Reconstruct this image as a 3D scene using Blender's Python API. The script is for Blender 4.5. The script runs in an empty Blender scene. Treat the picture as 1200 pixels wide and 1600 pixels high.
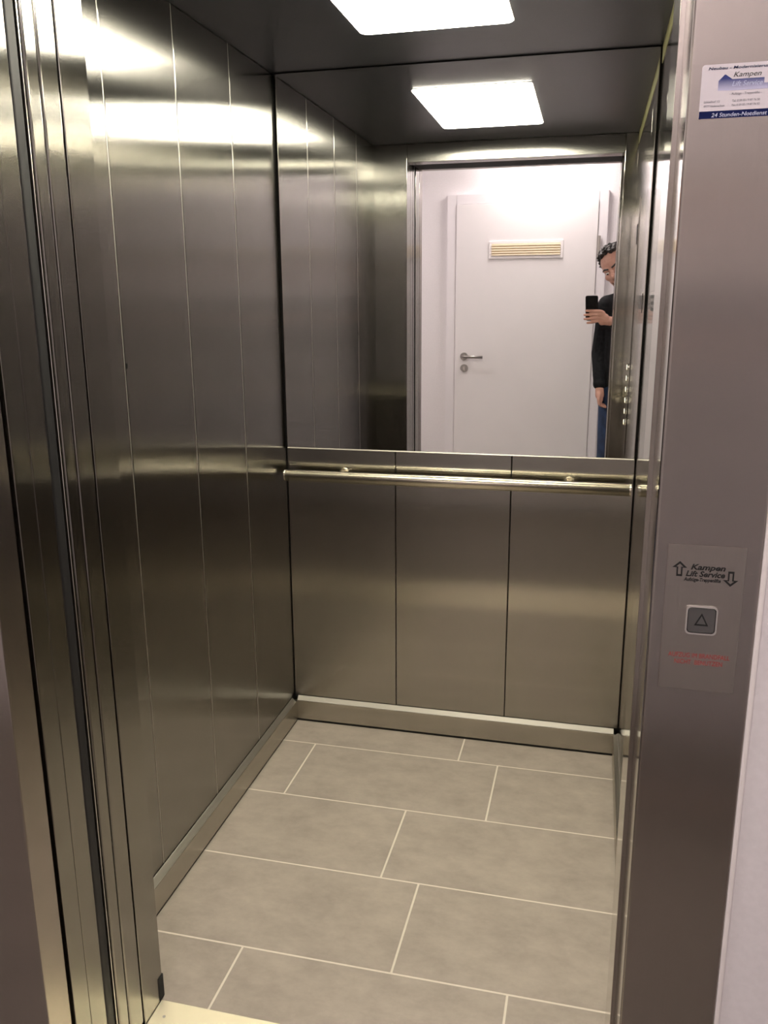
import bpy, bmesh, math, random
from mathutils import Vector, Matrix

# ------------------------------------------------------------------ camera, world, lights, exposure
S = bpy.context.scene
COL = S.collection
random.seed(4)

CAM = Vector((0.9632, -1.3371, 1.4234))
YAW, PITCH, ROLL, FPX = 0.2426, -0.2430, -0.0066, 1324.69
FWD = Vector((-math.sin(YAW)*math.cos(PITCH), math.cos(YAW)*math.cos(PITCH), math.sin(PITCH)))
RGT0 = FWD.cross(Vector((0, 0, 1))).normalized()
UPV0 = RGT0.cross(FWD)
RGT = RGT0*math.cos(ROLL) + UPV0*math.sin(ROLL)
UPV = -RGT0*math.sin(ROLL) + UPV0*math.cos(ROLL)
cd = bpy.data.cameras.new('camera')
cam = bpy.data.objects.new('camera', cd)
COL.objects.link(cam)
cam.matrix_world = Matrix(((RGT.x, UPV.x, -FWD.x, CAM.x), (RGT.y, UPV.y, -FWD.y, CAM.y),
                           (RGT.z, UPV.z, -FWD.z, CAM.z), (0, 0, 0, 1)))
cd.sensor_fit = 'VERTICAL'
cd.sensor_height = 36.0
cd.sensor_width = 27.0
cd.lens = FPX/1600*36.0
cd.clip_start = 0.004
S.camera = cam

W = bpy.data.worlds.new('world')
S.world = W
W.use_nodes = True
W.node_tree.nodes['Background'].inputs[0].default_value = (0.9, 0.92, 1, 1)
W.node_tree.nodes['Background'].inputs[1].default_value = 0.0

CAR_LIGHT = 30.0
def area(name, loc, size, power, col):
    l = bpy.data.lights.new(name, 'AREA')
    l.shape = 'DISK'; l.size = size; l.energy = power; l.color = col
    o = bpy.data.objects.new(name, l); o.location = loc
    COL.objects.link(o)
    return o
area('corridor_light', (0.62, -1.82, 2.49), 0.40, 14.5, (1.0, 0.90, 0.86))
area('corridor_light', (2.0, -1.25, 2.49), 0.40, 8.5, (1.0, 0.90, 0.88))  # unseen lamp, added to brighten the landing wall at the right
area('corridor_light', (-0.75, -1.25, 2.49), 0.40, 11, (1.0, 0.90, 0.88))  # unseen lamp, added to brighten what the left portal jamb reflects

S.view_settings.view_transform = 'Standard'
S.view_settings.look = 'None'
S.view_settings.gamma = 1.0
S.view_settings.use_curve_mapping = False
S.view_settings.exposure = 0.0
S.cycles.use_denoising = True
S.cycles.denoising_input_passes = 'RGB_ALBEDO'
S.cycles.denoising_prefilter = 'ACCURATE'
S.cycles.max_bounces = 18
S.cycles.glossy_bounces = 16
S.cycles.diffuse_bounces = 6
S.cycles.sample_clamp_indirect = 12

# ------------------------------------------------------------------ materials
def mat(name, col, rough=0.5, metal=0.0, spec=0.5):
    m = bpy.data.materials.new(name); m.use_nodes = True
    b = m.node_tree.nodes['Principled BSDF']
    b.inputs['Base Color'].default_value = (*col, 1)
    b.inputs['Roughness'].default_value = rough
    b.inputs['Metallic'].default_value = metal
    b.inputs['Specular IOR Level'].default_value = spec
    return m

def N(m, t, **kw):
    n = m.node_tree.nodes.new(t)
    for k, v in kw.items(): setattr(n, k, v)
    return n
def L(m, a, b): m.node_tree.links.new(a, b)

def noise_colour(m, c0, c1, scale, detail=6, stretch=(1, 1, 1), lo=0.35, hi=0.65, bump=0.0):
    b = m.node_tree.nodes['Principled BSDF']
    g = N(m, 'ShaderNodeNewGeometry')
    mp = N(m, 'ShaderNodeMapping'); mp.inputs['Scale'].default_value = stretch
    nz = N(m, 'ShaderNodeTexNoise'); nz.inputs['Scale'].default_value = scale; nz.inputs['Detail'].default_value = detail
    cr = N(m, 'ShaderNodeValToRGB')
    cr.color_ramp.elements[0].position = lo; cr.color_ramp.elements[1].position = hi
    cr.color_ramp.elements[0].color = (*c0, 1); cr.color_ramp.elements[1].color = (*c1, 1)
    L(m, g.outputs['Position'], mp.inputs['Vector']); L(m, mp.outputs[0], nz.inputs['Vector'])
    L(m, nz.outputs['Fac'], cr.inputs['Fac']); L(m, cr.outputs['Color'], b.inputs['Base Color'])
    if bump:
        bp = N(m, 'ShaderNodeBump'); bp.inputs['Strength'].default_value = bump; bp.inputs['Distance'].default_value = 0.002
        L(m, nz.outputs['Fac'], bp.inputs['Height']); L(m, bp.outputs[0], b.inputs['Normal'])
    return nz

def steel(name, col=(0.50, 0.475, 0.43), rough=0.09, spread=0.42, grain=0.06, smudge=0.05, axis=(0.0, 0.0, 1.0), along=None, aniso=1.0):
    """stainless steel brushed along `axis`: highlights stretch across the brushing"""
    m = mat(name, col, rough, 1.0)
    b = m.node_tree.nodes['Principled BSDF']
    b.inputs['Anisotropic'].default_value = aniso
    g = N(m, 'ShaderNodeNewGeometry')
    cx = N(m, 'ShaderNodeVectorMath', operation='CROSS_PRODUCT')
    cx.inputs[1].default_value = axis
    ad = N(m, 'ShaderNodeVectorMath', operation='ADD'); ad.inputs[1].default_value = (0.0011, 0.0007, 0.0003)
    nm = N(m, 'ShaderNodeVectorMath', operation='NORMALIZE')
    L(m, g.outputs['True Normal'], cx.inputs[0]); L(m, cx.outputs[0], ad.inputs[0]); L(m, ad.outputs[0], nm.inputs[0])
    if along: nm.inputs[0].default_value = along; m.node_tree.links.remove(nm.inputs[0].links[0])
    L(m, nm.outputs[0], b.inputs['Tangent'])
    # the micro grooves tilt the surface across the brushing, by a random angle at every spot
    ws = N(m, 'ShaderNodeVectorMath', operation='SCALE'); ws.inputs['Scale'].default_value = 91733.0
    wn = N(m, 'ShaderNodeTexWhiteNoise'); wn.noise_dimensions = '3D'
    sp = N(m, 'ShaderNodeSeparateColor')
    L(m, g.outputs['Position'], ws.inputs[0]); L(m, ws.outputs[0], wn.inputs['Vector']); L(m, wn.outputs['Color'], sp.inputs[0])
    t1 = N(m, 'ShaderNodeMath', operation='ADD'); L(m, sp.outputs[0], t1.inputs[0]); L(m, sp.outputs[1], t1.inputs[1])
    t2 = N(m, 'ShaderNodeMath', operation='SUBTRACT'); L(m, t1.outputs[0], t2.inputs[0]); t2.inputs[1].default_value = 1.0
    t3 = N(m, 'ShaderNodeMath', operation='MULTIPLY_ADD'); L(m, sp.outputs[2], t3.inputs[0]); t3.inputs[1].default_value = spread*1.3; t3.inputs[2].default_value = spread*0.35
    t4 = N(m, 'ShaderNodeMath', operation='MULTIPLY'); L(m, t2.outputs[0], t4.inputs[0]); L(m, t3.outputs[0], t4.inputs[1])
    tv = N(m, 'ShaderNodeVectorMath', operation='SCALE'); L(m, nm.outputs[0], tv.inputs[0]); L(m, t4.outputs[0], tv.inputs['Scale'])
    ta = N(m, 'ShaderNodeVectorMath', operation='ADD'); L(m, g.outputs['Normal'], ta.inputs[0]); L(m, tv.outputs[0], ta.inputs[1])
    tn = N(m, 'ShaderNodeVectorMath', operation='NORMALIZE'); L(m, ta.outputs[0], tn.inputs[0]); L(m, tn.outputs[0], b.inputs['Normal'])
    # fine grain along the brushing + broad handling marks
    mp = N(m, 'ShaderNodeMapping')
    mp.inputs['Scale'].default_value = tuple(3.0 if abs(a) > .5 else 900.0 for a in axis)
    n1 = N(m, 'ShaderNodeTexNoise'); n1.inputs['Scale'].default_value = 1.0; n1.inputs['Detail'].default_value = 3
    n2 = N(m, 'ShaderNodeTexNoise'); n2.inputs['Scale'].default_value = 5.0; n2.inputs['Detail'].default_value = 5
    L(m, g.outputs['Position'], mp.inputs[0]); L(m, mp.outputs[0], n1.inputs['Vector']); L(m, g.outputs['Position'], n2.inputs['Vector'])
    a1 = N(m, 'ShaderNodeMath', operation='MULTIPLY_ADD'); a1.inputs[1].default_value = grain*2; a1.inputs[2].default_value = 1-grain
    a2 = N(m, 'ShaderNodeMath', operation='MULTIPLY_ADD'); a2.inputs[1].default_value = smudge*2
    L(m, n1.outputs['Fac'], a1.inputs[0]); L(m, n2.outputs['Fac'], a2.inputs[0])
    L(m, a1.outputs[0], a2.inputs[2])
    vm = N(m, 'ShaderNodeVectorMath', operation='SCALE'); vm.inputs[0].default_value = col
    L(m, a2.outputs[0], vm.inputs['Scale']); L(m, vm.outputs[0], b.inputs['Base Color'])
    return m

M = {}
M['steel'] = steel('brushed_steel_shaded', (0.285, 0.278, 0.258), 0.18, 0.18)  # side walls and doors: steel darkened in colour to imitate their shade
M['steel_lightened'] = steel('brushed_steel_lightened', (0.395, 0.380, 0.345), 0.18, 0.18)  # same steel finish, lightened to imitate the brighter reflections on the back panels
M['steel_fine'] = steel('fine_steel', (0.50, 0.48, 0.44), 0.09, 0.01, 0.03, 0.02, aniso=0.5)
M['steel_frame'] = steel('portal_steel', (0.405, 0.372, 0.350), 0.26, 0.10)
M['steel_plate'] = steel('plate_steel', (0.445, 0.41, 0.38), 0.28, 0.10, 0.04, 0.05)
M['steel_skirt'] = steel('skirting_steel', (0.46, 0.44, 0.39), 0.24, 0.15)
M['button'] = mat('button_steel', (0.30, 0.30, 0.29), 0.35, 1.0)
M['rail'] = steel('rail_steel', (0.76, 0.71, 0.59), 0.26, 0.25, 0.02, 0.02, axis=(1.0, 0.0, 0.0), along=(1.0, 0.0, 0.0))
M['chrome_ring'] = mat('button_ring_steel', (0.85, 0.83, 0.80), 0.45, 1.0)
M['nickel'] = mat('brushed_nickel', (0.36, 0.34, 0.32), 0.35, 1.0)
M['bright'] = mat('bright_steel', (0.72, 0.70, 0.64), 0.18, 1.0)
M['ledge'] = mat('ledge_steel', (0.36, 0.34, 0.30), 0.52, 1.0)
M['dirt'] = mat('dried_dirt', (0.004, 0.004, 0.004), 1.0, 0, 0.05)
M['joint'] = mat('joint_steel', (0.62, 0.60, 0.55), 0.42, 1.0)
M['satin'] = mat('satin_steel', (0.55, 0.52, 0.48), 0.32, 1.0)
M['sill'] = mat('sill_metal', (0.86, 0.79, 0.60), 0.5, 0.75)
M['black'] = mat('black_gap', (0.008, 0.008, 0.008), 0.8)
M['rubber'] = mat('black_rubber', (0.014, 0.014, 0.016), 0.5, 0, 0.35)
M['ceiling'] = mat('dark_ceiling', (0.055, 0.054, 0.060), 0.34, 0.35)
noise_colour(M['ceiling'], (0.040, 0.042, 0.050), (0.048, 0.050, 0.060), 300, 2)
M['mirror'] = mat('mirror_silver', (0.93, 0.935, 0.93), 0.0, 1.0)
M['tile'] = mat('tile_stoneware', (0.33, 0.28, 0.23), 0.55, 0, 0.35)
nz = noise_colour(M['tile'], (0.310, 0.268, 0.228), (0.480, 0.420, 0.356), 6.5, 12, (1, 1.5, 1), 0.27, 0.76)
nz.inputs['Roughness'].default_value = 0.74
M['grout'] = mat('grout', (0.74, 0.67, 0.58), 0.9)
M['plaster'] = mat('white_plaster', (0.78, 0.75, 0.76), 0.75)
noise_colour(M['plaster'], (0.77, 0.74, 0.75), (0.80, 0.77, 0.78), 120, 3, bump=0.05)
M['caulk'] = mat('white_caulk', (0.86, 0.82, 0.80), 0.6)
M['doorwhite'] = mat('door_lacquer', (0.80, 0.775, 0.775), 0.38)
M['framewhite'] = mat('door_frame_lacquer', (0.80, 0.77, 0.79), 0.42)
M['hallfloor'] = mat('corridor_floor', (0.20, 0.17, 0.15), 0.5)
noise_colour(M['hallfloor'], (0.17, 0.15, 0.13), (0.23, 0.20, 0.175), 6, 8)
M['cream'] = mat('cream_plastic', (0.88, 0.79, 0.60), 0.5)
M['tan'] = mat('tan_plastic', (0.70, 0.58, 0.38), 0.6)
M['white'] = mat('white_plastic', (0.86, 0.83, 0.82), 0.4)
M['film'] = mat('yellow_film', (0.42, 0.40, 0.19), 0.5)
M['skin'] = mat('skin', (0.55, 0.30, 0.22), 0.5)
noise_colour(M['skin'], (0.50, 0.265, 0.195), (0.58, 0.33, 0.245), 40, 4)
M['beard'] = mat('short_beard', (0.10, 0.055, 0.042), 0.8)
noise_colour(M['beard'], (0.05, 0.03, 0.024), (0.20, 0.11, 0.085), 260, 3)
M['hair'] = mat('dark_hair', (0.018, 0.014, 0.012), 0.55)
noise_colour(M['hair'], (0.010, 0.008, 0.007), (0.030, 0.024, 0.020), 220, 3)
M['jacket'] = mat('black_cloth', (0.008, 0.009, 0.010), 0.8, 0, 0.2)
noise_colour(M['jacket'], (0.005, 0.0055, 0.0065), (0.012, 0.013, 0.015), 60, 5, bump=0.3)
M['jeans'] = mat('blue_denim', (0.020, 0.055, 0.14), 0.8)
noise_colour(M['jeans'], (0.008, 0.020, 0.050), (0.022, 0.055, 0.135), 14, 6)
M['shoe'] = mat('dark_leather', (0.02, 0.018, 0.016), 0.45)
M['glassblack'] = mat('black_glass', (0.006, 0.006, 0.008), 0.12)
M['eye'] = mat('eye_white', (0.7, 0.66, 0.62), 0.25)
M['iris'] = mat('dark_iris', (0.02, 0.015, 0.01), 0.2)
M['lip'] = mat('lip', (0.42, 0.17, 0.14), 0.5)
M['inkblack'] = mat('black_ink', (0.012, 0.012, 0.012), 0.6)
M['inkred'] = mat('red_ink', (0.42, 0.045, 0.04), 0.6)
M['inkblue'] = mat('navy_ink', (0.008, 0.014, 0.085), 0.7, 0, 0.15)
M['inkgrey'] = mat('grey_ink', (0.22, 0.20, 0.24), 0.6)
M['inkpale'] = mat('pale_ink', (0.62, 0.66, 0.85), 0.6)
M['sticker'] = mat('sticker_vinyl', (0.78, 0.74, 0.78), 0.4)

def emis(name, col, st):
    m = bpy.data.materials.new(name); m.use_nodes = True
    b = m.node_tree.nodes['Principled BSDF']
    b.inputs['Base Color'].default_value = (0.9, 0.88, 0.82, 1)
    b.inputs['Emission Color'].default_value = (*col, 1)
    b.inputs['Emission Strength'].default_value = st
    return m
M['lamp'] = emis('lit_diffuser', (1.0, 0.94, 0.77), CAR_LIGHT)
M['ring'] = emis('lit_ring', (1.0, 0.9, 0.6), 1.2)

# blue gradient printed on the sticker's emblem
m = M['fade'] = mat('blue_print', (0.05, 0.1, 0.4), 0.5)
g = N(m, 'ShaderNodeTexCoord'); sx = N(m, 'ShaderNodeSeparateXYZ'); cr = N(m, 'ShaderNodeValToRGB')
L(m, g.outputs['Generated'], sx.inputs[0]); L(m, sx.outputs['Z'], cr.inputs['Fac'])
cr.color_ramp.elements[0].color = (0.62, 0.62, 0.82, 1); cr.color_ramp.elements[0].position = 0.0
cr.color_ramp.elements[1].color = (0.015, 0.03, 0.20, 1); cr.color_ramp.elements[1].position = 0.75
L(m, cr.outputs['Color'], m.node_tree.nodes['Principled BSDF'].inputs['Base Color'])

# ------------------------------------------------------------------ mesh helpers
class MB:
    def __init__(s): s.bm = bmesh.new()
    def box(s, x0, x1, y0, y1, z0, z1, bev=0.0, seg=2):
        r = bmesh.ops.create_cube(s.bm, size=1.0)
        vs = r['verts']
        for v in vs:
            v.co = Vector(((x0+x1)/2 + v.co.x*(x1-x0), (y0+y1)/2 + v.co.y*(y1-y0), (z0+z1)/2 + v.co.z*(z1-z0)))
        if bev:
            es = list({e for v in vs for e in v.link_edges})
            bmesh.ops.bevel(s.bm, geom=es, offset=bev, segments=seg, affect='EDGES', profile=0.5)
        return s
    def tube(s, pts, r, seg=20, cap=True):
        """round tube along a polyline; r a number or one per point"""
        P = [Vector(p) for p in pts]; R = r if isinstance(r, (list, tuple)) else [r]*len(P)
        rings = []
        for i, p in enumerate(P):
            a = P[max(i-1, 0)]; b = P[min(i+1, len(P)-1)]
            t = (b-a).normalized()
            if i == 0:
                u = t.cross(Vector((0, 0, 1)) if abs(t.z) < .9 else Vector((1, 0, 0))).normalized()
            else:
                u = (u - t*u.dot(t)).normalized()
            w = t.cross(u)
            rings.append([s.bm.verts.new(p + (u*math.cos(2*math.pi*k/seg) + w*math.sin(2*math.pi*k/seg))*R[i]) for k in range(seg)])
        for A, B in zip(rings, rings[1:]):
            for k in range(seg):
                s.bm.faces.new((A[k], A[(k+1) % seg], B[(k+1) % seg], B[k]))
        if cap:
            s.bm.faces.new(rings[0][::-1]); s.bm.faces.new(rings[-1])
        return s
    def prism(s, poly, origin, ux, uz, depth, bev=0.0):
        """2D polygon in the ux/uz plane, extruded by depth along ux x uz"""
        o = Vector(origin); ux = Vector(ux); uz = Vector(uz); n = ux.cross(uz).normalized()
        a = [s.bm.verts.new(o + ux*x + uz*z) for x, z in poly]
        b = [s.bm.verts.new(o + ux*x + uz*z + n*depth) for x, z in poly]
        k = len(poly)
        f = [s.bm.faces.new(a[::-1]), s.bm.faces.new(b)]
        for i in range(k):
            f.append(s.bm.faces.new((a[i], a[(i+1) % k], b[(i+1) % k], b[i])))
        if bev:
            es = list({e for e in f[1].edges})
            bmesh.ops.bevel(s.bm, geom=es, offset=bev, segments=2, affect='EDGES', profile=0.5)
        return s
    def ring_prism(s, outer, inner, origin, ux, uz, depth):
        """a frame between two polygons with the same number of points"""
        o = Vector(origin); ux = Vector(ux); uz = Vector(uz); n = ux.cross(uz).normalized(); k = len(outer)
        V = lambda P, d: [s.bm.verts.new(o + ux*x + uz*z + n*d) for x, z in P]
        a, b, c, d = V(outer, 0), V(inner, 0), V(outer, depth), V(inner, depth)
        for i in range(k):
            j = (i+1) % k
            s.bm.faces.new((c[i], c[j], d[j], d[i])); s.bm.faces.new((a[i], b[i], b[j], a[j]))
            s.bm.faces.new((a[i], a[j], c[j], c[i])); s.bm.faces.new((b[i], d[i], d[j], b[j]))
        return s
    def cone(s, p0, r0, p1, r1, sub=2):
        """hull of two balls: a tapered limb piece"""
        p0 = Vector(p0); p1 = Vector(p1); ax = p1-p0; d = ax.length
        if d <= abs(r0-r1)+1e-6:
            return s.ball(p0 if r0 > r1 else p1, (max(r0, r1),)*3, None, 2)
        t = ax/d; k = math.asin((r0-r1)/d); seg = 8*sub
        u = t.cross(Vector((0, 0, 1)) if abs(t.z) < .9 else Vector((1, 0, 0))).normalized(); w = t.cross(u)
        prof = []
        n = 3*sub
        for i in range(1, n+1):
            a = -math.pi/2 + (math.pi/2+k)*i/n; prof.append((r0*math.sin(a), r0*math.cos(a)))
        for i in range(0, n):
            a = k + (math.pi/2-k)*i/n; prof.append((d+r1*math.sin(a), r1*math.cos(a)))
        rings = [[s.bm.verts.new(p0+t*x+(u*math.cos(2*math.pi*j/seg)+w*math.sin(2*math.pi*j/seg))*r) for j in range(seg)] for x, r in prof]
        A = s.bm.verts.new(p0-t*r0); B = s.bm.verts.new(p1+t*r1)
        for j in range(seg):
            q = (j+1) % seg
            s.bm.faces.new((A, rings[0][q], rings[0][j])); s.bm.faces.new((B, rings[-1][j], rings[-1][q]))
            for R0, R1 in zip(rings, rings[1:]): s.bm.faces.new((R0[j], R0[q], R1[q], R1[j]))
        return s
    def ball(s, c, rad, rot=None, sub=3):
        q = bmesh.ops.create_icosphere(s.bm, subdivisions=sub, radius=1.0)
        for v in q['verts']:
            p = Vector((v.co.x*rad[0], v.co.y*rad[1], v.co.z*rad[2]))
            if rot: p = rot @ p
            v.co = p + Vector(c)
        return s
    def build(s, name, m, parent=None, smooth=False, remesh=0.0, relax=0):
        bmesh.ops.recalc_face_normals(s.bm, faces=s.bm.faces)
        me = bpy.data.meshes.new(name); s.bm.to_mesh(me); s.bm.free()
        o = bpy.data.objects.new(name, me); COL.objects.link(o)
        if remesh:
            md = o.modifiers.new('r', 'REMESH'); md.mode = 'VOXEL'; md.voxel_size = remesh
            if relax:
                sm = o.modifiers.new('s', 'SMOOTH'); sm.iterations = relax; sm.factor = 0.5
            bake(o)
        me = o.data
        me.materials.clear(); me.materials.append(M[m] if isinstance(m, str) else m)
        if smooth or remesh:
            for p in me.polygons: p.use_smooth = True
        place(o, parent)
        return o

def bake(o):
    dg = bpy.context.evaluated_depsgraph_get(); dg.update()
    me = bpy.data.meshes.new_from_object(o.evaluated_get(dg))
    old = o.data; o.modifiers.clear(); o.data = me
    bpy.data.meshes.remove(old)

def place(o, parent):
    """move the origin to the base of the shape and parent it (all parents are unrotated)"""
    me = o.data
    if not len(me.vertices): return
    xs = [v.co for v in me.vertices]
    c = Vector(((min(v.x for v in xs)+max(v.x for v in xs))/2, (min(v.y for v in xs)+max(v.y for v in xs))/2, min(v.z for v in xs)))
    me.transform(Matrix.Translation(-c))
    o['_w'] = 0; del o['_w']
    WLOC[o.name] = c
    if parent:
        o.parent = parent
        o.location = c - WLOC[parent.name]
    else:
        o.location = c
WLOC = {}

def thing(name, label, cat, loc, group=None):
    o = bpy.data.objects.new(name, None); o.location = loc; o.empty_display_size = 0.05
    COL.objects.link(o); WLOC[o.name] = Vector(loc)
    return tag(o, label, cat, group)
def tag(o, label, cat, group=None):
    o['label'] = label; o['category'] = cat
    if group: o['group'] = group
    return o
def struct(o):
    o['kind'] = 'structure'; return o

def rrect(w, h, r, n=6):
    pts = []
    for cx, cz, a0 in ((w/2-r, h/2-r, 0), (-w/2+r, h/2-r, 90), (-w/2+r, -h/2+r, 180), (w/2-r, -h/2+r, 270)):
        for k in range(n+1):
            a = math.radians(a0+90*k/n); pts.append((cx+r*math.cos(a), cz+r*math.sin(a)))
    return pts

def text(name, body, m, loc, height, parent, width=None, shear=0.0, bold=0.0, align='CENTER', depth=0.0002):
    """flat lettering on a surface that faces -Y; loc = middle of the base line"""
    cu = bpy.data.curves.new(name, 'FONT'); cu.body = body; cu.size = 1.0; cu.align_x = align
    cu.shear = shear; cu.offset = bold; cu.extrude = 0.0; cu.resolution_u = 3
    t = bpy.data.objects.new(name, cu); COL.objects.link(t)
    dg = bpy.context.evaluated_depsgraph_get(); dg.update()
    me = bpy.data.meshes.new_from_object(t.evaluated_get(dg))
    bpy.data.objects.remove(t); bpy.data.curves.remove(cu)
    xs = [v.co.x for v in me.vertices]; sc = height/0.70
    sx = sc if width is None else width/(max(xs)-min(xs))
    for v in me.vertices:
        v.co = Vector((v.co.x*sx + loc[0], loc[1], v.co.y*sc + loc[2]))
    o = bpy.data.objects.new(name, me); COL.objects.link(o)
    bm = bmesh.new(); bm.from_mesh(me)
    r = bmesh.ops.extrude_face_region(bm, geom=bm.faces[:])
    for e in r['geom']:
        if isinstance(e, bmesh.types.BMVert): e.co.y -= depth
    bmesh.ops.recalc_face_normals(bm, faces=bm.faces); bm.to_mesh(me); bm.free()
    me.materials.append(M[m]); place(o, parent)
    return o

# ------------------------------------------------------------------ dimensions
CW, CD, MY, CZ = 1.0939, 1.2376, 1.225, 2.074      # car width, depth, mirror plane, ceiling
XL, XR = 0.145, 1.0445                             # door opening
PF = -0.35                                         # front of the landing portal
OW = -2.10                                         # wall across the corridor
HZ = 2.50

# ------------------------------------------------------------------ car shell
# floor: staggered stoneware tiles in pale grout
b = MB()
rows = [(-0.008, 0.1745, (0.2515, 0.851)), (0.1745, 0.477, (0.598,)), (0.477, 0.780, (0.499,)),
        (0.780, 1.0825, (0.1255, 0.7285)), (1.0825, CD, (0.6025,))]
g = 0.0025
for y0, y1, js in rows:
    xs = [0.0]+list(js)+[CW]
    for i in range(len(xs)-1):
        b.box(xs[i]+(g if i else 0), xs[i+1]-(g if i < len(xs)-2 else 0), y0+(g if y0 > 0 else 0), y1-(g if y1 < CD else 0), -0.012, 0.0, 0.0006, 1)
fl = b.build('floor', 'tile'); struct(fl)
gr = MB().box(0, CW, -0.008, CD, -0.03, -0.0007).build('grout_bed', 'grout', fl)

# left wall: brushed panels above a shadow gap
b = MB(); seams = [0.0, 0.2895, 0.5997, 0.9098, 1.2350]
for a, c in zip(seams, seams[1:]):
    b.box(-0.012, 0.0, a+0.0010, c-0.0010, 0.0922, CZ, 0.0024, 2)
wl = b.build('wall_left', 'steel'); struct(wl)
MB().box(-0.05, -0.0121, -0.02, CD+0.05, -0.03, CZ+0.02).build('backing', 'black', wl)
b = MB()
for a in seams[1:-1]: b.box(-0.0115, -0.0004, a-0.0011, a+0.0011, 0.0925, CZ)
b.build('joint_strip', 'joint', wl)
q = MB().prism([(0.0045*math.cos(a*0.5236)*(1+0.2*math.sin(a*2.1)), 0.0060*math.sin(a*0.5236)) for a in range(12)], (0.0001, 0.2960, 1.2950), (0, 1, 0), (0, 0, 1), 0.0003)
q.build('dirt_spot', 'dirt', wl)
# right wall
b = MB()
for a, c in zip(seams, seams[1:]):
    b.box(CW, CW+0.012, a+0.0006, c-0.0006, 0.0922, CZ, 0.0006, 2)
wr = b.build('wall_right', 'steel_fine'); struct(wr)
MB().box(CW+0.0121, CW+0.05, -0.02, CD+0.05, -0.03, CZ+0.02).build('backing', 'black', wr)
# back wall: three panels under the mirror
b = MB()
for a, c in ((0.0008, 0.3640), (0.3640, 0.7300), (0.7300, CW-0.0008)):
    b.box(a+0.0013, c-0.0013, CD, CD+0.012, 0.0922, 0.9655, 0.0012, 2)
wb = b.build('wall_back', 'steel_lightened'); struct(wb)
MB().box(-0.05, CW+0.05, CD+0.0121, CD+0.05, -0.03, CZ+0.02).build('backing', 'black', wb)
MB().box(-0.012, CW+0.012, CD+0.002, CD+0.0120, 0.967, CZ).build('mirror_backing', 'black', wb)

# front of the car with the doorway
b = MB()
b.box(-0.05, XL, -0.0755, 0.0, 0.0, CZ, 0.0012, 2)
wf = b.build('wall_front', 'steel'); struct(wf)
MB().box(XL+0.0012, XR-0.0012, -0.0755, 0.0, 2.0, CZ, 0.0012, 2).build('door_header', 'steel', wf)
MB().box(XR, CW+0.05, -0.10, 0.0, 0.0, CZ, 0.0012, 2).build('return_panel', 'steel_fine', wf)
MB().box(1.0358, CW+0.05, -0.2412, -0.1003, 0.0, CZ, 0.0006, 1).build('door_post', 'steel_fine', wf)
MB().box(XL-0.004, XL+0.0018, -0.017, 0.0035, 0.002, 0.058, 0.0015, 1).build('kick_stop', 'black', wf)

# ceiling
c_ = MB().box(-0.05, CW+0.05, -0.0755, CD+0.05, CZ+0.0005, CZ+0.05).build('ceiling', 'ceiling'); struct(c_)

# skirtings stand 15 mm proud, with a shadow gap at the floor
sk = 0.015
def skirting(name, p0, u, out, length):
    """profile with a sloping top, swept from p0 along u; out points into the car"""
    p0 = Vector(p0); u = Vector(u); out = Vector(out); up = Vector((0, 0, 1))
    prof = [(-0.011, 0.009), (sk, 0.009), (sk, 0.0772), (sk-0.0004, 0.0776), (0.0, 0.0776), (-0.011, 0.0776)]
    q = MB(); A = [q.bm.verts.new(p0+out*x+up*z) for x, z in prof]; B = [q.bm.verts.new(p0+u*length+out*x+up*z) for x, z in prof]
    n = len(prof); q.bm.faces.new(A); q.bm.faces.new(B[::-1])
    for i in range(n): q.bm.faces.new((A[i], A[(i+1) % n], B[(i+1) % n], B[i]))
    o = q.build(name, 'steel_skirt'); struct(o)
    q = MB(); prof = [(0.0004, 0.0778), (sk-0.0006, 0.0778), (sk-0.0002, 0.0784), (0.0026, 0.0905), (0.0004, 0.0910)]
    A = [q.bm.verts.new(p0+u*0.014+out*x+up*z) for x, z in prof]; B = [q.bm.verts.new(p0+u*(length-0.014)+out*x+up*z) for x, z in prof]
    n = len(prof); q.bm.faces.new(A); q.bm.faces.new(B[::-1])
    for i in range(n): q.bm.faces.new((A[i], A[(i+1) % n], B[(i+1) % n], B[i]))
    q.build('ledge', 'ledge', o)
    a = p0-out*0.011; c = p0+u*length+out*(sk-0.003)
    MB().box(min(a.x, c.x), max(a.x, c.x), min(a.y, c.y), max(a.y, c.y), 0.0003, 0.0088).build('shadow_gap', 'black', o)
    return o
skirting('baseboard_left', (0, 0.004, 0), (0, 1, 0), (1, 0, 0), CD-sk-0.005)
skirting('baseboard_right', (CW, 0.004, 0), (0, 1, 0), (-1, 0, 0), CD-sk-0.005)
skirting('baseboard_back', (0.0, CD, 0), (1, 0, 0), (0, -1, 0), CW)
# ------------------------------------------------------------------ landing shell
for nm, q in (('wall_landing_left', (-1.4, 0.0295, 0, HZ)), ('wall_landing_right', (1.1575, 2.7, 0, HZ)), ('wall_landing_top', (0.0297, 1.1573, 2.1155, HZ))):
    struct(MB().box(q[0], q[1], PF+0.006, PF+0.10, q[2], q[3]).build(nm, 'plaster'))
struct(MB().box(-1.4, 2.7, OW-0.1, OW, 0, HZ).build('wall_opposite', 'plaster'))
struct(MB().box(-1.5, -1.4, OW-0.1, PF+0.1, 0, HZ).build('wall_corridor_left', 'plaster'))
struct(MB().box(2.7, 2.8, OW-0.1, PF+0.1, 0, HZ).build('wall_corridor_right', 'plaster'))
struct(MB().box(-1.5, 2.8, OW-0.1, PF+0.1, HZ, HZ+0.1).build('ceiling_corridor', 'plaster'))
struct(MB().box(-1.5, 2.8, OW-0.1, PF+0.0, -0.1, 0.0).build('floor_corridor', 'hallfloor'))
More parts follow.
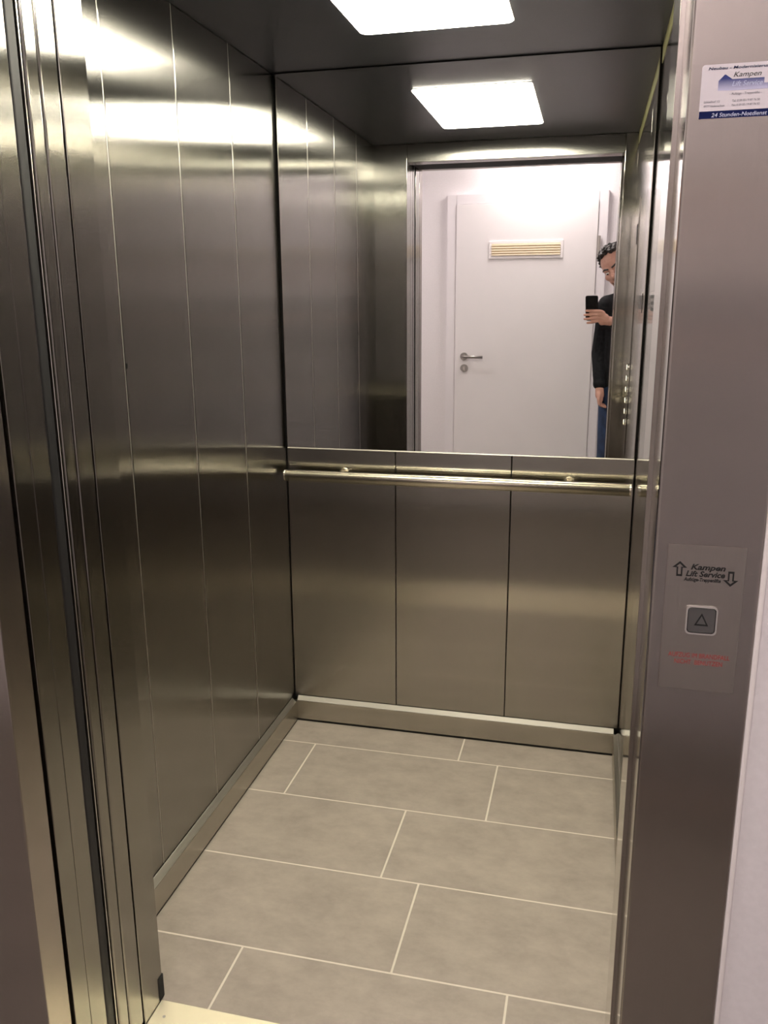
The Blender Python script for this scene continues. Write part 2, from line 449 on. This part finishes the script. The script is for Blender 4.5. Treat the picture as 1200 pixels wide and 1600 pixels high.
# bead of caulk where the portal meets the plaster
struct(MB().box(1.1572, 1.1635, PF-0.0005, PF+0.006, 0, 2.115, 0.002, 2).build('trim_1', 'caulk'))

# landing portal: jambs and lintel of folded steel
pt = thing('lift_portal', 'brushed steel lift doorway portal carrying the call panel and the blue and white sticker', 'door frame', (0.593, PF, 0))
b = MB()
b.box(0.03, XL-0.001, PF, PF+0.0565, 0, 2.115, 0.002, 2)
b.build('jamb', 'steel_frame', pt)
b = MB()
b.box(1.0412, 1.157, PF, PF+0.105, 0, 2.115, 0.0025, 3)
rj = b.build('jamb', 'steel_frame', pt)
MB().box(1.0402, 1.0411, PF+0.0028, PF+0.105, 0, 2.012).build('reveal', 'steel_fine', rj)
MB().box(XL-0.001, 1.041, PF, PF+0.0565, 2.012, 2.115, 0.002, 2).build('lintel', 'steel_frame', pt)

# door edges parked at the left of the opening
dp = ((-0.2835, -0.2420), (-0.2412, -0.1975))
for i, (y0, y1) in enumerate(dp):
    o = MB().box(0.0305 if y0 < -0.2 else -0.30, XL-0.0005, y0, y1, 0.012, 2.010, 0.0011, 2).build('landing_door_panel', 'steel')
    tag(o, ['parked steel sliding landing door, wide edge right behind the portal jamb', 'parked steel sliding landing door, wide edge beside the black rubber seal'][i], 'sliding door', 'sliding doors parked at the left of the opening')
cp = ((-0.1585, -0.1285), (-0.1250, -0.0790))
for i, (y0, y1) in enumerate(cp):
    o = MB().box(0.0305 if y0 < -0.2 else -0.30, XL-0.0005, y0, y1, 0.012, 2.010, 0.0035, 3).build('car_door_panel', 'steel')
    tag(o, ['parked steel car door, narrow edge just inside the black rubber seal', 'parked steel car door, innermost edge next to the car front return'][i], 'sliding door', 'sliding doors parked at the left of the opening')
sl = thing('rubber_seal', 'tall black rubber seal strip between the parked landing and car doors', 'seal', (0.13, -0.178, 0))
MB().box(0.100, 0.1415, -0.1945, -0.1665, 0.004, 2.010, 0.006, 4).build('seal_strip', 'rubber', sl)
MB().box(0.100, 0.1430, -0.1655, -0.1632, 0.004, 2.010, 0.0006, 1).build('edge_bead', 'bright', sl)
# dark slots and track that close the shaft gap
struct(MB().box(0.02, 0.125, -0.2932, -0.0758, 0.0, 0.0105).build('trim_2', 'black'))
struct(MB().box(-0.6, 0.0995, -0.1960, -0.1640, 0.02, 2.0).build('trim_3', 'black'))
struct(MB().box(-0.6, 1.2, -0.2930, -0.0757, 2.0105, 2.10).build('trim_4', 'black'))

# closing post on the right
o = MB().box(1.0345, 1.075, -0.2443, -0.2415, 0.004, 2.010, 0.0004, 1).build('closing_post', 'steel_frame')
tag(o, 'slim vertical steel closing post inside the right portal jamb', 'door post')

# sills
sl = thing('door_sill', 'cream coloured metal car door sill in front of the tiled floor', 'sill', (0.593, -0.06, -0.02))
MB().box(XL+0.0005, XR-0.0005, -0.110, -0.0085, -0.02, 0.0012, 0.001, 1).build('plate', 'sill', sl)
for x in (0.172, 0.60, 1.02):
    MB().tube([(x, -0.048, 0.0013), (x, -0.048, 0.0020)], 0.0032, 14).build('screw', 'satin', sl)
o = MB().box(XL+0.0005, 1.0340, PF+0.001, -0.115, -0.02, 0.0010, 0.001, 1).build('landing_sill', 'sill')
tag(o, 'metal landing sill outside the cream car door sill', 'sill')

# ------------------------------------------------------------------ car fittings
# ceiling light
lx0, lx1, ly0, ly1 = 0.3545, 0.7315, 0.290, 0.9285
lt = thing('ceiling_light', 'glowing white rectangular ceiling light with rounded corners', 'light', ((lx0+lx1)/2, (ly0+ly1)/2, CZ-0.0035))
cx, cy = (lx0+lx1)/2, (ly0+ly1)/2
MB().prism(rrect(lx1-lx0, ly1-ly0, 0.018), (cx, cy, CZ+0.0004), (1, 0, 0), (0, -1, 0), 0.0035, 0.0012).build('diffuser', 'lamp', lt)
MB().ring_prism(rrect(lx1-lx0+0.006, ly1-ly0+0.006, 0.020), rrect(lx1-lx0+0.0006, ly1-ly0+0.0006, 0.018), (cx, cy, CZ+0.0004), (1, 0, 0), (0, -1, 0), 0.0012).build('rim', 'white', lt)

# mirror, very slightly out of square with the wall
mt = thing('wall_mirror', 'large frameless mirror covering the upper back wall above the handrail', 'mirror', (0.547, MY, 0.966))
sl_ = 0.0031
def my(x): return MY + sl_*(x-0.545)
def mslab(x0, x1, z0, z1, off, t):
    q = MB(); bm = q.bm
    v = [bm.verts.new(p) for p in ((x0, my(x0)-off, z0), (x1, my(x1)-off, z0), (x1, my(x1)-off, z1), (x0, my(x0)-off, z1),
                                   (x0, my(x0)-off+t, z0), (x1, my(x1)-off+t, z0), (x1, my(x1)-off+t, z1), (x0, my(x0)-off+t, z1))]
    for f in ((0, 1, 2, 3), (5, 4, 7, 6), (4, 0, 3, 7), (1, 5, 6, 2), (3, 2, 6, 7), (4, 5, 1, 0)): bm.faces.new([v[i] for i in f])
    return q
mslab(0.0118, 1.0865, 0.9707, CZ-0.0030, 0, 0.010).build('glass', 'mirror', mt)
q = MB(); x0, x1 = 0.0100, 1.0883
q.bm.faces.ensure_lookup_table()
A = [q.bm.verts.new((x0, my(x0)+y, z)) for y, z in ((-0.0032, 0.9668), (-0.0002, 0.9700), (0.010, 0.9668))]
B = [q.bm.verts.new((x1, my(x1)+y, z)) for y, z in ((-0.0032, 0.9668), (-0.0002, 0.9700), (0.010, 0.9668))]
q.bm.faces.new(A); q.bm.faces.new(B[::-1])
for i in range(3): q.bm.faces.new((A[i], A[(i+1) % 3], B[(i+1) % 3], B[i]))
q.build('bottom_trim', 'ledge', mt)
for a in ((0.0100, 0.0117, 0.9707, CZ-0.0032), (1.0866, 1.0883, 0.9707, CZ-0.0032)):
    mslab(*a, 0.0008, 0.010).build('edge_trim', 'bright', mt)

# handrail
hr = thing('handrail', 'round polished steel handrail across the back wall under the mirror', 'handrail', (0.55, CD, 0.87))
MB().tube([(0.022, 1.172, 0.8875), (1.078, 1.172, 0.8875)], 0.0186, 40).build('rail', 'rail', hr, True)
for x0, x1 in ((0.0175, 0.0219), (1.0781, 1.0825)):
    MB().tube([(x0, 1.172, 0.8875), (x1, 1.172, 0.8875)], 0.0184, 32).build('end_cap', 'rail', hr)
for x in (0.195, 0.905):
    k = MB().tube([(x, CD-0.0040, 0.8915), (x, CD-0.016, 0.8915), (x, CD-0.036, 0.8910), (x, 1.1885, 0.8905)], [0.0078, 0.0066, 0.0062, 0.0062], 16).build('bracket', 'rail', hr, True)
    MB().tube([(x, CD-0.0001, 0.8915), (x, CD-0.0040, 0.8915)], [0.0150, 0.0135], 28).build('wall_plate', 'rail', k)

# operating panel on the right wall (seen only in the mirror), and the load plate
co = thing('operating_panel', 'tall steel car operating panel with bright round buttons on the right wall', 'control panel', (CW, 0.375, 0.85))
MB().box(CW-0.003, CW-0.0001, 0.265, 0.485, 0.85, 1.78, 0.001, 1).build('face_plate', 'steel_fine', co)
for i in range(6):
    z = 0.965+0.042*i
    k = MB().tube([(CW-0.0031, 0.385, z), (CW-0.0075, 0.385, z)], 0.0135, 20).build('button', 'bright', co)
    MB().tube([(CW-0.0076, 0.385, z), (CW-0.0088, 0.385, z)], 0.0095, 20).build('button_face', 'ring', k)
MB().box(CW-0.005, CW-0.0031, 0.325, 0.445, 1.62, 1.69, 0.0008, 1).build('display', 'glassblack', co)
lp = thing('load_plate', 'small steel load plate with dark lettering lines high on the right wall', 'sign', (CW, 0.92, 1.385))
MB().box(CW-0.0016, CW-0.0001, 0.825, 1.015, 1.385, 1.445, 0.0005, 1).build('plate', 'steel_fine', lp)
b = MB()
for z, runs in ((1.4275, ((0.84, 0.905), (0.93, 1.0))), (1.4120, ((0.85, 0.93), (0.945, 0.985))), (1.3970, ((0.845, 0.90), (0.915, 0.99)))):
    for a, c in runs: b.box(CW-0.0020, CW-0.00165, a, c, z, z+0.008)
b.build('lettering', 'inkblack', lp)

# strip of yellowed protective film left along the top of the right wall
o = MB().box(CW-0.0012, CW-0.0002, 0.02, 1.222, 2.029, 2.0725).build('protective_film', 'film')
tag(o, 'yellowish strip of protective film along the top edge of the right wall', 'film')

# ------------------------------------------------------------------ call panel on the portal
PX = (1, 0, 0); PZ = (0, 0, 1)
cp = thing('call_panel', 'steel lift call panel with one arrow button, black logo and red warning', 'call panel', (1.0975, PF, 0.974))
MB().box(1.0555, 1.1400, PF-0.0012, PF-0.0001, 0.974, 1.152, 0.0004, 1).build('face_plate', 'steel_plate', cp)
yf = PF-0.0013
# button
bc = (1.0978, 1.0622)
MB().prism(rrect(0.0345, 0.0345, 0.005), (bc[0], yf, bc[1]), PX, PZ, 0.0001).build('button_socket', 'black', cp)
MB().ring_prism(rrect(0.0345, 0.0345, 0.005), rrect(0.0312, 0.0312, 0.0042), (bc[0], yf-0.0001, bc[1]), PX, PZ, 0.0022).build('button_ring', 'chrome_ring', cp)
bt = MB().prism(rrect(0.0292, 0.0292, 0.0034), (bc[0], yf-0.0001, bc[1]), PX, PZ, 0.0016, 0.0005).build('call_button', 'button', cp)
tri = lambda s_, dz: [(-0.0078*s_, -0.0062*s_+dz), (0.0078*s_, -0.0062*s_+dz), (0, 0.0092*s_+dz)]
MB().ring_prism(tri(1.0, 0), tri(0.66, -0.0003), (bc[0], yf-0.0017, bc[1]), PX, PZ, 0.0003).build('arrow', 'inkblack', bt)
# logo: outlined arrows and three lines of lettering
def arrow_poly(sc, up=1):
    P = [(-0.0028, -0.0075), (0.0028, -0.0075), (0.0028, 0.0015), (0.0070, 0.0015), (0, 0.0080), (-0.0070, 0.0015), (-0.0028, 0.0015)]
    return [(x*sc, z*sc*up) for x, z in P]
def arrow_in(up=1):
    P = [(-0.0016, -0.0063), (0.0016, -0.0063), (0.0016, 0.0027), (0.0040, 0.0027), (0, 0.0064), (-0.0040, 0.0027), (-0.0016, 0.0027)]
    return [(x, z*up) for x, z in P]
for x, z, up in ((1.0695, 1.1228, 1), (1.1255, 1.1145, -1)):
    MB().ring_prism(arrow_poly(1.16, up), arrow_in(up), (x, yf, z), PX, PZ, 0.0002).build('logo_arrow', 'inkblack', cp)
text('logo_lettering', 'Kampen', 'inkblack', (1.1000, yf, 1.1232), 0.0064, cp, 0.0375, 0.25, 0.030)
text('logo_lettering', 'Lift Service', 'inkblack', (1.0975, yf, 1.1150), 0.0064, cp, 0.0425, 0.25, 0.030)
text('logo_lettering', 'Aufzüge-Treppenlifte', 'inkblack', (1.0950, yf, 1.1092), 0.0042, cp, 0.0400, 0.2, 0.030)
text('warning_lettering', 'AUFZUG IM BRANDFALL', 'inkred', (1.0985, yf, 1.0150), 0.0056, cp, 0.0680, 0, 0.0)
text('warning_lettering', 'NICHT  BENUTZEN', 'inkred', (1.0985, yf, 1.0065), 0.0056, cp, 0.0530, 0, 0.0)

# ------------------------------------------------------------------ sticker on the portal
sx0, sx1, sz0, sz1 = 1.0525, 1.1480, 1.6020, 1.6525
st = thing('sticker', 'white and navy service sticker near the top of the right portal jamb', 'sticker', ((sx0+sx1)/2, PF, sz0))
sc_ = MB().prism(rrect(sx1-sx0, sz1-sz0, 0.003), ((sx0+sx1)/2, PF-0.0001, (sz0+sz1)/2), PX, PZ, 0.0003).build('label_sheet', 'sticker', st)
ys = PF-0.0005
MB().box(sx0+0.0002, sx1-0.0002, ys-0.0001, ys, sz0+0.0002, 1.6092).build('navy_band', 'inkblue', st)
text('lettering', '24 Stunden-Notdienst 0 59 55 / 9', 'inkpale', ((sx0+sx1)/2+0.004, ys-0.0002, 1.6034), 0.0038, st, 0.0800, 0.2, 0.015)
text('lettering', 'Neubau - Modernisierung - Wartung', 'inkblue', ((sx0+sx1)/2+0.001, ys, 1.6475), 0.0026, st, 0.0860, 0.2, 0.012)
# emblem: up arrow, bar, down arrow in fading blue
b = MB()
b.prism([(1.0690, 1.6280), (1.0690, 1.6370), (1.0745, 1.6425), (1.0755, 1.6425), (1.0820, 1.6380), (1.1120, 1.6380), (1.1120, 1.6330), (1.1240, 1.6330), (1.1180, 1.6275), (1.0815, 1.6275)], (0, ys, 0), PX, PZ, 0.0001)
b.build('emblem', 'fade', st)
text('lettering', 'Kampen', 'inkblack', (1.0955, ys, 1.6400), 0.0046, st, 0.0260, 0.3, 0.0)
text('lettering', 'Lift Service', 'inkpale', (1.0960, ys-0.0002, 1.6315), 0.0046, st, 0.0285, 0.3, 0.0)
text('lettering', '- Aufzüge - Treppenlifte -', 'inkgrey', (1.0955, ys, 1.6235), 0.0021, st, 0.0300, 0.1, 0.0)
for body, x, z, w in (('Lüttelhof 12', 1.0640, 1.6170, 0.0150), ('49777 Niedersachsen', 1.0665, 1.6130, 0.0200), ('Tel. 0 59 55 / 9 87 76 50', 1.0965, 1.6170, 0.0260), ('Fax 0 59 55 / 9 87 76 52', 1.0965, 1.6130, 0.0260)):
    text('lettering', body, 'inkgrey', (x, ys, z), 0.0020, st, w)

# ------------------------------------------------------------------ white door across the corridor
dr = MB().box(0.042, 0.955, OW+0.0005, OW+0.036, 0.008, 2.040, 0.003, 2).build('door_1', 'doorwhite'); struct(dr)
b = MB()
b.box(-0.020, 0.040, OW+0.0003, OW+0.030, 0, 2.105, 0.003, 2); b.box(0.957, 1.015, OW+0.0003, OW+0.030, 0, 2.105, 0.003, 2); b.box(0.0405, 0.9565, OW+0.0003, OW+0.030, 2.042, 2.105, 0.003, 2)
b.build('door_frame', 'framewhite', dr)
b = MB().box(0.263, 0.742, OW+0.0362, OW+0.043, 1.694, 1.806, 0.002, 2)
vg = b.build('vent_grille', 'white', dr)
MB().box(0.280, 0.725, OW+0.0431, OW+0.0436, 1.712, 1.788).build('vent_recess', 'tan', vg)
b = MB()
for i in range(5): b.box(0.280, 0.725, OW+0.0437, OW+0.049, 1.714+i*0.0152, 1.7215+i*0.0152, 0.0008, 1)
b.build('slat', 'cream', vg)
lh = MB().tube([(0.108, OW+0.0362, 1.058), (0.108, OW+0.045, 1.058)], 0.026, 32).build('lever_rosette', 'nickel', dr)
MB().tube([(0.108, OW+0.0452, 1.058), (0.108, OW+0.078, 1.058), (0.112, OW+0.088, 1.058), (0.122, OW+0.092, 1.058), (0.240, OW+0.092, 1.056)], 0.0098, 16).build('lever', 'nickel', lh, True)
kh = MB().tube([(0.110, OW+0.0362, 0.979), (0.110, OW+0.045, 0.979)], 0.026, 32).build('key_rosette', 'nickel', dr)
MB().box(0.1045, 0.1155, OW+0.0452, OW+0.050, 0.963, 0.992, 0.002, 2).build('lock_cylinder', 'bright', kh)
for z in (0.26, 1.76):
    h = MB().tube([(0.9665, OW+0.043, z-0.065), (0.9665, OW+0.043, z+0.065)], 0.0095, 16).build('hinge', 'satin', dr)

# ------------------------------------------------------------------ the man with the phone, behind the camera and seen in the mirror
def basis(f, u):
    f = Vector(f).normalized(); u = Vector(u); u = (u - f*u.dot(f)).normalized(); r = f.cross(u)
    return Matrix(((r.x, f.x, u.x), (r.y, f.y, u.y), (r.z, f.z, u.z)))      # columns right, forward, up
man = thing('person', 'dark haired person in black jacket and blue jeans photographing in the mirror', 'person', (1.15, -1.66, 0))
HC = Vector((1.082, -1.600, 1.612)); HR = basis((-0.10, 0.25, -0.085), (-0.46, 0, 0.86)); HS = 1.14
def H(x, y, z): return HC + HR @ (Vector((x, y, z))*HS)
def hb(b, c, r, sub=3): b.ball(H(*c), tuple(k*HS for k in r), HR, sub)
NB = Vector((1.165, -1.665, 1.455))
shL, elL, wrL = Vector((1.035, -1.650, 1.395)), Vector((1.003, -1.680, 1.110)), Vector((1.012, -1.600, 0.905))
shR, elR, wrR = Vector((1.335, -1.630, 1.395)), Vector((1.285, -1.455, 1.150)), Vector((1.062, -1.380, 1.305))
# phone frame
PC = CAM - FWD*0.0105 - RGT*0.026 - UPV*0.047      # phone centre
def P(r, u, f): return PC + RGT*r + UPV*u + FWD*f

b = MB()
hb(b, (0, -0.012, 0.028), (0.076, 0.094, 0.088))            # skull
hb(b, (0, 0.022, -0.030), (0.062, 0.066, 0.072))            # face
hb(b, (0, 0.048, -0.088), (0.034, 0.030, 0.026))            # chin
for s in (-1, 1):
    b.cone(H(s*0.052, -0.005, -0.055), 0.016*HS, H(s*0.018, 0.056, -0.092), 0.015*HS)   # jaw
    hb(b, (s*0.038, 0.056, -0.018), (0.024, 0.020, 0.020))  # cheekbone
    b.cone(H(s*0.014, 0.079, 0.020), 0.009*HS, H(s*0.046, 0.062, 0.022), 0.009*HS)      # brow ridge
    b.cone(H(s*0.079, -0.016, 0.018), 0.010*HS, H(s*0.073, -0.008, -0.026), 0.007*HS)   # ear
    b.cone(H(s*0.087, -0.024, 0.018), 0.0065*HS, H(s*0.083, -0.018, -0.010), 0.0055*HS)
    hb(b, (s*0.012, 0.084, -0.030), (0.009, 0.010, 0.008), 2)
b.cone(H(0, 0.080, 0.012), 0.0085*HS, H(0, 0.099, -0.025), 0.0105*HS)                   # nose
b.cone(H(-0.018, 0.074, -0.058), 0.008*HS, H(0.018, 0.074, -0.058), 0.008*HS)           # mouth
b.cone(H(0, 0.083, -0.054), 0.007*HS, H(0, 0.083, -0.062), 0.007*HS)
b.cone(H(0, -0.030, -0.045), 0.056, NB, 0.060)              # neck
b.cone(NB, 0.062, NB+Vector((0, -0.01, -0.10)), 0.09)
# trunk and limbs under the clothes
pel = Vector((1.165, -1.690, 0.965))
b.cone(shL, 0.045, shR, 0.045); b.cone(NB+Vector((0, 0, -0.14)), 0.085, pel, 0.085)
for sh, el, wr in ((shL, elL, wrL), (shR, elR, wrR)):
    b.cone(sh, 0.046, el, 0.036); b.cone(el, 0.037, wr, 0.026)
hips = ((Vector((1.105, -1.690, 0.93)), Vector((1.085, -1.670, 0.50)), Vector((1.070, -1.700, 0.085))),
        (Vector((1.255, -1.690, 0.93)), Vector((1.275, -1.670, 0.50)), Vector((1.285, -1.700, 0.085))))
for hp, kn, an in hips:
    b.cone(hp, 0.080, kn, 0.052); b.cone(kn, 0.052, an, 0.036); b.cone(an, 0.034, an+Vector((0, 0.12, -0.045)), 0.028)
# left hand hanging by the pocket
b.cone(wrL, 0.025, wrL+Vector((0.004, 0.014, -0.045)), 0.027)
b.cone(wrL+Vector((0.010, 0.000, -0.035)), 0.015, wrL+Vector((0.010, -0.006, -0.075)), 0.017)
b.cone(wrL+Vector((0.008, 0.030, -0.035)), 0.015, wrL+Vector((0.008, 0.024, -0.075)), 0.017)
for k, (dy, ln) in enumerate(((0.032, 0.026), (0.014, 0.029), (-0.003, 0.027), (-0.019, 0.022))):
    p0 = wrL+Vector((0.008, dy, -0.078)); p1 = p0+Vector((0.004, 0.001, -ln)); p2 = p1+Vector((0.030, 0.001, -0.010))
    b.cone(p0, 0.0098, p1, 0.0088); b.cone(p1, 0.0088, p2, 0.0076)
t0 = wrL+Vector((0.0, 0.034, -0.030)); t1 = t0+Vector((-0.002, 0.022, -0.036)); b.cone(t0, 0.013, t1, 0.0105); b.cone(t1, 0.0105, t1+Vector((0.004, 0.006, -0.028)), 0.0085)
# right hand closed round the phone: palm at its right edge, four fingers across its back, thumb on the screen side
pm0, pm1 = P(0.062, -0.030, 0.004), P(0.060, -0.078, 0.002)
b.cone(wrR, 0.026, P(0.066, -0.070, -0.004), 0.027)
b.cone(pm0, 0.017, pm1, 0.019); b.cone(P(0.078, -0.052, 0.0), 0.020, pm1, 0.021)
for k, (u0, ln, du) in enumerate(((-0.012, 0.052, 0.000), (-0.031, 0.060, -0.003), (-0.050, 0.060, -0.006), (-0.068, 0.047, -0.009))):
    a0 = P(0.060, u0-0.006, 0.010); a1 = P(0.040, u0, 0.0165); a2 = P(0.040-ln*0.62, u0+du, 0.0150); a3 = P(0.040-ln*1.32, u0+du*1.6, 0.0135)
    b.cone(a0, 0.0105, a1, 0.0098); b.cone(a1, 0.0098, a2, 0.0088); b.cone(a2, 0.0088, a3, 0.0072)
b.cone(P(0.060, -0.056, -0.008), 0.014, P(0.044, -0.030, -0.015), 0.0105); b.cone(P(0.044, -0.030, -0.015), 0.0105, P(0.020, -0.014, -0.0145), 0.0085)
body = b.build('body', 'skin', man, remesh=0.0036, relax=3)

# eyes, brows, lips
for s in (-1, 1):
    e = MB(); hb(e, (s*0.031, 0.071, 0.004), (0.0118, 0.0100, 0.0052)); e = e.build('eye', 'eye', body, True)
    q = MB(); hb(q, (s*0.030, 0.0790, 0.001), (0.0056, 0.0035, 0.0042), 2); q.build('iris', 'iris', e, True)
    q = MB(); q.cone(H(s*0.013, 0.0885, 0.0225), 0.0042*HS, H(s*0.034, 0.0800, 0.0285), 0.0044*HS); q.cone(H(s*0.034, 0.0800, 0.0285), 0.0044*HS, H(s*0.053, 0.0640, 0.0220), 0.0028*HS)
    q.build('eyebrow', 'hair', body, True)
q = MB(); q.cone(H(-0.017, 0.0800, -0.0550), 0.0034*HS, H(0, 0.0880, -0.0535), 0.0042*HS); q.cone(H(0.017, 0.0800, -0.0550), 0.0034*HS, H(0, 0.0880, -0.0535), 0.0042*HS)
q.cone(H(-0.014, 0.0800, -0.0620), 0.0040*HS, H(0, 0.0870, -0.0640), 0.0052*HS); q.cone(H(0.014, 0.0800, -0.0620), 0.0040*HS, H(0, 0.0870, -0.0640), 0.0052*HS)
q.build('mouth', 'lip', body, True)
q = MB()
for sd in (-1, 1):
    q.cone(H(sd*0.046, 0.018, -0.066), 0.0150*HS, H(sd*0.019, 0.059, -0.093), 0.0155*HS); q.cone(H(sd*0.026, 0.070, -0.050), 0.0085*HS, H(sd*0.020, 0.068, -0.085), 0.010*HS)
hb(q, (0, 0.050, -0.089), (0.0345, 0.0310, 0.0260))
q.build('beard', 'beard', body, remesh=0.0036, relax=2)
# short dark hair: a cap of tufts round the skull, receding over the temples
b = MB(); rr = random.Random(7)
for i in range(900):
    a = rr.uniform(0, 2*math.pi); t = math.acos(rr.uniform(-0.35, 1))
    d = Vector((math.sin(t)*math.cos(a), math.sin(t)*math.sin(a), math.cos(t)))
    front = d.y
    if front > 0.10 and d.z < 0.52+0.34*max(front, 0) - 0.15*abs(d.x): continue
    if front > -0.35 and d.z < 0.05 : continue
    c0 = Vector((d.x*0.074, d.y*0.093-0.012, d.z*0.086+0.028)); c1 = c0 + d*rr.uniform(0.006, 0.014) + Vector((rr.uniform(-.006, .006), 0.008, 0.004))
    b.cone(H(*c0), 0.0080*HS, H(*c1), 0.0042*HS, 1)
b.build('hair', 'hair', body, remesh=0.0032, relax=3)
# clothes
b = MB()
b.cone(NB+Vector((0, -0.01, -0.13)), 0.122, pel+Vector((0, 0, -0.02)), 0.118)
b.cone(NB+Vector((0, -0.005, -0.020)), 0.078, NB+Vector((0, -0.01, -0.13)), 0.125)
b.cone(shL, 0.058, NB+Vector((-0.02, 0, -0.05)), 0.080); b.cone(shR, 0.058, NB+Vector((0.02, 0, -0.05)), 0.080)
b.cone(NB+Vector((-0.050, -0.01, -0.16)), 0.112, pel+Vector((-0.042, 0, -0.02)), 0.112); b.cone(NB+Vector((0.050, -0.01, -0.16)), 0.112, pel+Vector((0.042, 0, -0.02)), 0.112)
for sh, el, wr in ((shL, elL, wrL), (shR, elR, wrR)):
    d = (wr-el); b.cone(sh, 0.060, el, 0.049); b.cone(el, 0.050, el+d*0.90, 0.037)
    for t in (0.15, 0.38, 0.60, 0.86): b.cone(el+d*t, 0.046-0.008*t, el+d*(t+0.03), 0.047-0.008*t)
b.build('jacket', 'jacket', body, remesh=0.005, relax=2)
b = MB()
for hp, kn, an in hips:
    b.cone(hp, 0.096, kn, 0.068); b.cone(kn, 0.068, an+Vector((0, 0.012, -0.012)), 0.060)
b.cone(hips[0][0]+Vector((0, 0, .02)), 0.095, hips[1][0]+Vector((0, 0, .02)), 0.095)
b.build('jeans', 'jeans', body, remesh=0.005, relax=2)
for hp, kn, an in hips:
    q = MB(); q.cone(an+Vector((0, -0.02, -0.045)), 0.040, an+Vector((0, 0.11, -0.05)), 0.035); q.cone(an+Vector((0, 0.06, -0.047)), 0.040, an+Vector((0, 0.16, -0.053)), 0.031)
    for v in q.bm.verts: v.co.z = max(v.co.z, 0.001)
    q.build('shoe', 'shoe', body, True)

# phone held up by the person
pr = Matrix((RGT, -FWD, UPV)).transposed()
q = MB().prism(rrect(0.0709, 0.1436, 0.010), (0, 0.0039, 0), PX, PZ, 0.0078, 0.0015)
q.bm.transform(Matrix.Translation(PC) @ pr.to_4x4())
ph = q.build('phone', 'glassblack'); tag(ph, 'black smartphone held up in the hand of the mirrored person', 'phone')
q = MB().ring_prism(rrect(0.0105, 0.0105, 0.0052), rrect(0.0074, 0.0074, 0.0036), (0.026, 0.0058, 0.047), PX, PZ, 0.0018)
q.bm.transform(Matrix.Translation(PC) @ pr.to_4x4())
q.build('lens_ring', 'satin', ph)
